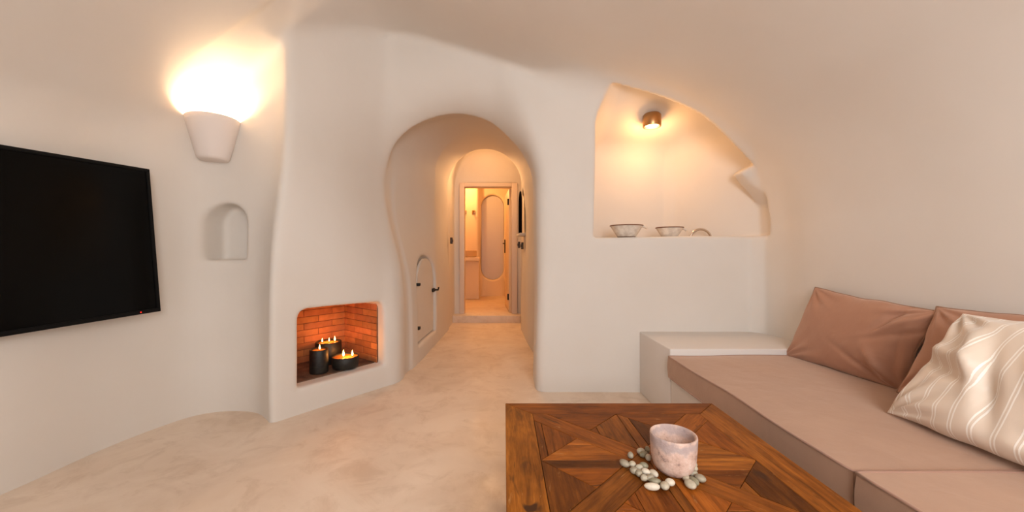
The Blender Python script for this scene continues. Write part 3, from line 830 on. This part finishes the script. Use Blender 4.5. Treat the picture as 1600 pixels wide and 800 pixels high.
# pebbles (centre, half sizes, turn) read off the photograph
PB = [(200, 410, 27, 25, 0, 'g', 'small round grey pebble lying apart beyond the leftmost pebbles'),
      (148, 482, 52, 29, 48, 'g', 'long oval grey pebble at the far left of the pebble scatter'),
      (293, 374, 38, 24, -5, 'e', 'flat grey pebble farthest behind the cup on its left side'),
      (322, 400, 44, 22, -22, 'n', 'olive grey pebble overlapped by the flat one behind the cup'),
      (352, 362, 24, 30, 20, 'n', 'olive pebble tucked closest behind the cup with only its side showing'),
      (362, 432, 28, 27, 0, 'e', 'pale pebble touching the left side of the cup'),
      (220, 490, 31, 30, 10, 'e', 'roundish pebble just right of the long leftmost pebble'),
      (278, 521, 36, 21, 10, 'e', 'small pale pebble in the second row left of the cup'),
      (322, 504, 40, 21, 22, 'n', 'olive pebble left of the cup between two pale ones'),
      (232, 545, 40, 27, 20, 'g', 'grey pebble lying against a second grey one at the left of the scatter'),
      (274, 567, 32, 34, 30, 'g', 'plump grey pebble below the small pale one left of the cup'),
      (341, 557, 38, 26, 10, 'p', 'cream pebble with rounded top in the middle of the left scatter'),
      (410, 568, 30, 42, -25, 'p', 'upright cream pebble close to the lower left of the cup'),
      (325, 612, 33, 22, -5, 'e', 'small pebble under the cream one at the near left of the scatter'),
      (372, 612, 38, 24, 5, 'g', 'grey pebble wedged between smaller ones before the cup'),
      (418, 640, 50, 22, 12, 'n', 'long olive pebble behind the whitest elongated pebble'),
      (390, 690, 70, 30, 9, 'p', 'whitest elongated pebble nearest the viewer'),
      (503, 680, 40, 44, 15, 'e', 'rounded pale pebble in front of the cup leaning on a whiter one'),
      (550, 652, 42, 29, 5, 'p', 'white pebble directly in front of the cup'),
      (765, 490, 30, 28, 40, 'e', 'pale pebble against the right side of the cup, highest on that side'),
      (768, 527, 34, 22, 5, 'e', 'flat pale pebble lower right of the cup beneath another'),
      (762, 571, 40, 24, 12, 'g', 'grey pebble above the tilted one right of the cup'),
      (820, 612, 50, 32, 50, 'g', 'tilted oval grey pebble at the far right of the scatter'),
      (697, 612, 32, 38, 20, 'e', 'small oval pebble at the lower right foot of the cup'),
      (735, 672, 49, 48, 0, 'e', 'largest round pale pebble at the right front of the cup'),
      (768, 642, 34, 44, -15, 'n', 'olive grey pebble behind the largest round one')]
for i, (px, py, a, b, rot, kind, lab) in enumerate(PB):
    ix_, iy_ = 950 + px / 5.71, 640 + py / 5.71
    hgt = 0.009
    Yp = F_PX * (H - TZ - hgt) / (iy_ - 397); Xp = (ix_ - 788) / F_PX * Yp
    ra, rb = a / 5.71 / F_PX * Yp, b / 5.71 / F_PX * Yp * 1.12
    bm = bmesh.new(); bmesh.ops.create_icosphere(bm, subdivisions=4, radius=1)
    rr = random.Random(i * 3 + 1); ph = [rr.uniform(0, 6) for _ in range(4)]
    for v in bm.verts:
        k = 1 + 0.07 * math.sin(2 * v.co.x + ph[0]) + 0.06 * math.sin(3 * v.co.y + ph[1]) * math.cos(2 * v.co.x + ph[2])
        v.co = Vector((v.co.x * ra * k, v.co.y * rb * k, v.co.z * hgt * k))
    zmin = min(v.co.z for v in bm.verts)
    me = bpy.data.meshes.new('pebble'); bm.to_mesh(me); bm.free()
    o = link('pebble', me, {'g': 'stone_grey', 'e': 'stone_pale', 'n': 'stone_green', 'p': 'stone_pale'}[kind], angle=None)
    if kind == 'p': o.data.materials[0] = M.setdefault('stone_white', stone('cream_stone', (0.54, 0.47, 0.365), (0.66, 0.59, 0.47)))
    o.location = (Xp, Yp, TZ + 0.001 - zmin); o.rotation_euler = (0, 0, -math.radians(rot))
    tag(o, lab, 'pebble', 'pebbles around the cup')

# ------------------------------------------------------------------ television
tv = empty('television', (-2.10, 1.47, 1.1225))
tag(tv, 'large black flat screen television hung on the left wall', 'television')
A = Vector((-1.986, 2.172, 0)); dirv = Vector((-0.215, -0.977, 0)).normalized(); nv = Vector((0.977, -0.215, 0)).normalized()
TW, THt = 1.41, 0.815
rotm = Matrix((( -dirv.x, nv.x * -1, 0), (-dirv.y, nv.y * -1, 0), (0, 0, 1))).to_4x4()
tvr = math.atan2(-dirv.y, -dirv.x)
TVM = Matrix.Translation((A.x + .012, A.y, 0.722)) @ Matrix.Rotation(tvr, 4, 'Z') @ Matrix.Rotation(math.radians(-3.3), 4, 'X') @ Matrix.Rotation(math.radians(-1.8), 4, 'Y')
# local frame: x from near to far edge (far edge at 0), y into the wall, z up
tvinv = Matrix.Translation(-Vector(tv.location))
def tvbox(name, lo, hi, mt, bev=0.004): return link(name, box_mesh(lo, hi, bev, 2, tvinv @ TVM), mt, tv)
tvbox('housing', (-TW, 0.012, 0), (0, 0.050, THt), 'black_plastic')
bm = bmesh.new()
for lo, hi in (((-TW, 0, 0), (0, .016, .022)), ((-TW, 0, THt - .018), (0, .016, THt)), ((-TW, 0, .02), (-TW + .018, .016, THt - .016)), ((-.018, 0, .02), (0, .016, THt - .016))):
    bm.from_mesh(box_mesh(lo, hi, 0.003, 2, tvinv @ TVM))
me = bpy.data.meshes.new('bz'); bm.to_mesh(me); bm.free(); link('bezel', me, 'black_plastic', tv)
tvbox('screen', (-TW + .016, 0.006, .020), (-.016, .012, THt - .016), 'screen', 0)
tvbox('wall_bracket', (-TW / 2 - .2, .05, .25), (-TW / 2 + .2, .165, .55), 'black_iron')
tvbox('standby_light', (-.103, -.001, .009), (-.097, .002, .015), 'led', 0)

# ------------------------------------------------------------------ sconce
def sconce(loc, rz, lab, power, soft=0.05):
    t = empty('wall_sconce', loc, rz); tag(t, lab, 'wall lamp', 'ceramic uplighter sconces')
    prof = [(0.0, 0.0), (0.070, 0.0), (0.082, 0.006), (0.090, 0.02), (0.102, 0.07), (0.122, 0.15), (0.143, 0.235), (0.148, 0.268), (0.144, 0.271), (0.139, 0.268), (0.134, 0.235), (0.112, 0.15), (0.09, 0.07), (0.08, 0.03), (0.0, 0.022)]
    link('shade', lathe_mesh(prof, 56), 'sconce', t, angle=None)
    link('bulb', lathe_mesh([(0, 0.05), (0.012, 0.05), (0.014, 0.09), (0.02, 0.13), (0.018, 0.155), (0, 0.17)], 20), 'bulb', t, angle=None).location = (0.03, 0, 0.02)
    l = light('sconce_light', 'POINT', (0, 0, 0), power, (1.0, 0.70, 0.42), soft); l.parent = t; l.location = (0.05, 0, 0.17)
    return t
sconce((-1.900, 2.465, 1.660), math.radians(-55), 'rounded plaster coloured uplighter sconce glowing on the wall above the niche', 30)
sconce((1.80, -0.55, 1.62), math.radians(180), 'unseen uplighter added for warm fill on the right wall behind the viewer', 20)  # added lamp, out of view, to warm the left wall and ceiling

# ------------------------------------------------------------------ fireplace lining and hearth
fp = empty('fireplace', (BP.x, BP.y, 0.175), math.atan2(BS.y, BS.x))
tag(fp, 'recessed fireplace lined with narrow orange firebricks under the chimney breast', 'fireplace')
# local x along the breast, y into it
def bricks(name, along, rows, origin, ux, uy_, parent):
    vs_m = bmesh.new(); tl = []
    rb = random.Random(hash(name) % 97 + int(along * 100))
    return vs_m
def brick_wall(name, o, ux, un, length, height, seed):
    """bricks on the plane from o along ux, facing un"""
    rb = random.Random(seed); bm = bmesh.new(); lay = bm.loops.layers.float_color.new('tone')
    z = 0.0; row = 0; ch = 0.0525; bl = 0.235; o = Vector(o); ux = Vector(ux); un = Vector(un)
    while z < height:
        x = -(row % 2) * bl / 2 - 0.07
        while x < length:
            a, b = max(x, 0) + 0.0015, min(x + bl, length) - 0.0015
            if b - a > 0.01:
                h0, h1 = z + 0.0025, min(z + ch, height) - 0.0005
                if h1 > h0 + 0.005:
                    pr = rb.uniform(0.006, 0.0085)
                    tmp = bmesh.new(); tmp.from_mesh(box_mesh((0, 0, 0), (b - a, pr, h1 - h0), 0.0015, 1))
                    tone = rb.uniform(0.65, 1.25); tn = (tone, tone * rb.uniform(0.85, 1.05), tone * rb.uniform(0.8, 1.05), 1)
                    tm = {}
                    for v in tmp.verts: tm[v] = bm.verts.new(o + ux * (a + v.co.x) + un * v.co.y + Vector((0, 0, h0 + v.co.z)))
                    for f_ in tmp.faces:
                        nf = bm.faces.new([tm[v] for v in f_.verts])
                        for lp in nf.loops: lp[lay] = tn
                    tmp.free()
            x += bl
        z += ch; row += 1
    bmesh.ops.recalc_face_normals(bm, faces=bm.faces)
    me = bpy.data.meshes.new(name); bm.to_mesh(me); bm.free()
    return link(name, me, 'brick', fp, smooth=False)
S0, S1, DB = 0.205, 0.842, 0.565
link('mortar_bed', box_mesh((S0 - .012, DB, -.02), (S1 + .012, DB + .02, .53), 0), 'mortar', fp, smooth=False)
link('mortar_bed', box_mesh((S1, .085, -.02), (S1 + .012, DB, .53), 0), 'mortar', fp, smooth=False)
link('mortar_bed', box_mesh((S0 - .012, .085, -.02), (S0, DB, .53), 0), 'mortar', fp, smooth=False)
brick_wall('brick_lining', (S0, DB, 0), (1, 0, 0), (0, -1, 0), S1 - S0, 0.52, 1)
brick_wall('brick_lining', (S1, DB, 0), (0, -1, 0), (-1, 0, 0), DB - .085, 0.52, 2)
brick_wall('brick_lining', (S0, DB, 0), (0, -1, 0), (1, 0, 0), DB - .085, 0.52, 3)
link('hearth', box_mesh((S0 - .01, .11, -.02), (S1 + .01, DB + .01, .006), 0.002), 'hearth', fp)

def flame(parent, x, y, z, s=1.0):
    wk = link('wick', tube_mesh([(x, y, z - .004), (x, y, z + .008), (x + .001, y, z + .012 * s)], 0.0013, 6), 'wick', parent)
    f = link('flame', lathe_mesh([(0, 0), (.0045, .004), (.0065, .011), (.0055, .02), (.0028, .031), (0, .042)], 14), 'flame', wk, angle=None)
    f.location = (x, y, z + .006); f.scale = (s, s, s)
def candle(name, X, Y, r, h, lab, flames, dish=False, power=1.0):
    t = empty(name, (X, Y, 0.182)); tag(t, lab, 'candle', 'black candles in the fireplace')
    if dish:
        link('candle_body', lathe_mesh([(0, 0), (r * .86, 0), (r * .93, .006), (r, h * .5), (r * 1.0, h), (r * .97, h + .002), (r * .94, h - .004), (r * .93, h - .012), (0, h - .013)], 48), 'black_wax', t, angle=None)
        link('molten_wax', lathe_mesh([(0, h - .0085), (r * .93, h - .0085), (r * .93, h - .012)], 40), 'molten', t)
        ft = h - .0085
    else:
        link('candle_body', lathe_mesh([(0, 0), (r * .96, 0), (r, .006), (r, h * .5), (r * .99, h - .006), (r * .93, h), (r * .85, h - .004), (r * .75, h - .012), (0, h - .013)], 48), 'black_wax', t, angle=None)
        link('molten_wax', lathe_mesh([(0, h - .011), (r * .74, h - .011), (r * .74, h - .0125)], 40), 'molten', t)
        ft = h - .011
    for fx, fy, s in flames:
        flame(t, fx, fy, ft, s)
    l = light('candle_glow', 'POINT', (0, 0, 0), power, (1.0, 0.36, 0.08), 0.012); l.parent = t
    l.location = (sum(f[0] for f in flames) / len(flames), sum(f[1] for f in flames) / len(flames), h + .035)
candle('pillar_candle', -1.362, 2.775, 0.064, 0.172, 'tall narrow black pillar candle with one flame at the front left of the fireplace', [(0.005, 0, 0.9)], power=0.35)
candle('pillar_candle', -1.413, 3.035, 0.098, 0.168, 'widest black pillar candle with three flames at the back of the fireplace', [(-.045, -.01, .8), (.0, .01, .75), (.035, .035, 0.95)], power=1.1)
candle('bowl_candle', -1.219, 2.895, 0.098, 0.088, 'low round black bowl candle with two flames at the front right of the fireplace', [(-.012, -.005, 1.25), (.05, .01, 1.1)], dish=True, power=1.3)

# ------------------------------------------------------------------ alcove things
def bowl(x, y, r, h, lab):
    t = empty('serving_bowl', (x, y, 1.183)); tag(t, lab, 'bowl', 'bowls on the alcove ledge')
    prof = [(0, 0), (r * .50, 0), (r * .56, .004), (r * .74, h * .42), (r * .94, h * .88), (r, h), (r * .975, h + .002), (r * .92, h * .88), (r * .70, h * .45), (r * .5, .012), (0, .010)]
    bb = link('bowl_body', lathe_mesh(prof, 48), 'bowl', t, angle=None)
    link('rim', tube_mesh([(r * .99 * math.cos(a), r * .99 * math.sin(a), h) for a in [2 * math.pi * k / 40 for k in range(40)]], 0.0045, 8, True), 'bowl_rim', bb, angle=None)
    link('pouring_lip', tube_mesh([(r * .93, 0, h - .004), (r * 1.08, 0, h - .002), (r * 1.24, 0, h - .012), (r * 1.30, 0, h - .026)], [.012, .014, .012, .006], 10), 'bowl', bb, angle=None)
    link('foot_ring', tube_mesh([(r * .53 * math.cos(a), r * .53 * math.sin(a), .006) for a in [2 * math.pi * k / 30 for k in range(30)]], 0.005, 8, True), 'bowl_rim', bb, angle=None)
bowl(0.970, 3.00, 0.126, 0.092, 'larger grey stoneware bowl with brown rim, nearer the left end of the alcove')
bowl(1.325, 3.03, 0.104, 0.078, 'smaller grey stoneware bowl with brown rim beside the curved tap')
t = empty('kitchen_tap', (1.525, 3.10, 1.0)); tag(t, 'curved chrome gooseneck tap rising behind the alcove ledge', 'tap')
R2 = 0.086
arc = [(0, 0, 0), (0, 0, .08)] + [(R2 - R2 * math.cos(a), 0, .168 + R2 * math.sin(a)) for a in [math.pi * k / 20 for k in range(21)]] + [(2 * R2, 0, .13)]
link('spout', tube_mesh(arc, 0.0105, 14), 'chrome', t, angle=None)
tb = link('tap_base', lathe_mesh([(0, 0), (.028, 0), (.028, .012), (.018, .02), (.016, .07), (0, .072)], 24), 'chrome', t)
link('lever', tube_mesh([(0, -.015, .045), (0, -.04, .05), (0, -.085, .062)], .006, 8), 'chrome', tb)

t = empty('ceiling_spotlight', (1.212, 3.10, 2.095)); tag(t, 'small round brass spotlight glowing on the alcove ceiling', 'ceiling light')
link('housing', lathe_mesh([(0.060, 0.0), (0.070, 0.0), (0.072, 0.004), (0.072, 0.09), (0.06, 0.105), (0, 0.11)], 36), 'brass', t)
link('bulb', lathe_mesh([(0, .004), (0.03, .006), (.052, .014), (0.058, .03)], 30), 'spot_bulb', t)
l = light('spotlight_glow', 'POINT', (0, 0, 0), 6.6, (1.0, 0.50, 0.18), 0.05); l.parent = t; l.location = (0, 0, -0.075)

# ------------------------------------------------------------------ corridor and bathroom things
def switch(loc, side, lab):
    t = empty('light_switch', loc, 0 if side > 0 else math.pi); tag(t, lab, 'switch')
    link('plate', box_mesh((-.010, -.04, -.045), (.02, .04, .045), 0.004), 'switch', t)
    link('toggle', box_mesh((-.018, -.012, -.018), (-.009, .012, .018), 0.002), 'black_iron', t)
switch((-0.745, 5.36, 1.24), -1, 'small dark switch plate on the left corridor wall near the far doorway')
switch((0.205, 5.36, 1.18), 1, 'small dark switch plate under the narrow dark corridor window')
switch((0.232, 4.98, 1.16), 1, 'small dark switch plate on the right corridor wall nearer than the window')

vt = empty('vanity_counter', (-0.93, 7.95, 0.11)); tag(vt, 'plastered bathroom counter with thick top seen through the doorway', 'counter')
link('counter_top', box_mesh((-.42, -.28, .80), (.42, .26, .875), 0.01), 'bath', vt)
link('counter_body', box_mesh((-.40, -.08, 0), (.40, .25, .80), 0.01), 'bath', vt)
o = link('wash_basin', lathe_mesh([(0, 0), (.19, 0), (.215, .01), (.225, .06), (.22, .135), (.212, .14), (.20, .13), (.19, .04), (0, .03)], 40), 'basin')
o.location = (-0.80, 7.92, 0.986); tag(o, 'round tan vessel basin on the bathroom counter', 'basin')
for x, lab in ((-0.855, 'small brass wall hook nearer the door frame on the bathroom wall'), (-0.665, 'small brass wall hook nearer the tall pill shaped recess')):
    t = empty('wall_hook', (x, 8.17, 1.96)); tag(t, lab, 'hook', 'brass hooks on the bathroom wall')
    link('rose', box_mesh((-.035, .0, -.04), (.035, .03, .04), .006), 'brass', t)
    link('peg', tube_mesh([(0, .0, 0), (0, -.06, -.01), (0, -.075, .03)], .013, 10), 'brass', t)

def downlight(loc, lab, power, color, nm='downlight', aim=None):
    t = empty(nm, loc); tag(t, lab, 'ceiling light', 'small round downlights')
    link('housing', lathe_mesh([(0.036, 0.0), (0.045, 0.0), (0.046, 0.004), (0.046, 0.05), (0, 0.052)], 28), 'brass', t)
    link('bulb', lathe_mesh([(0, .003), (.03, .006), (.036, .015)], 24), 'spot_bulb', t)
    if aim:
        l = light('downlight_glow', 'SPOT', (0, 0, 0), power, color, 0.05, angle=math.radians(165), blend=0.9); l.rotation_euler = Vector(aim).to_track_quat('-Z', 'Y').to_euler()
    else:
        l = light('downlight_glow', 'POINT', (0, 0, 0), power, color, 0.05)
    l.parent = t; l.location = (0, 0, -0.06)
downlight((-0.85, 7.75, 2.58), 'round downlight over the bathroom basin', 31, (1.0, 0.50, 0.16))
downlight((-0.25, 7.1, 2.60), 'round downlight over the middle of the bathroom', 5, (1.0, 0.50, 0.18))
downlight((-0.26, 5.66, 2.69), 'round downlight above the step before the bathroom door', 62, (1.0, 0.52, 0.21), aim=(0.0, -0.75, -0.66))
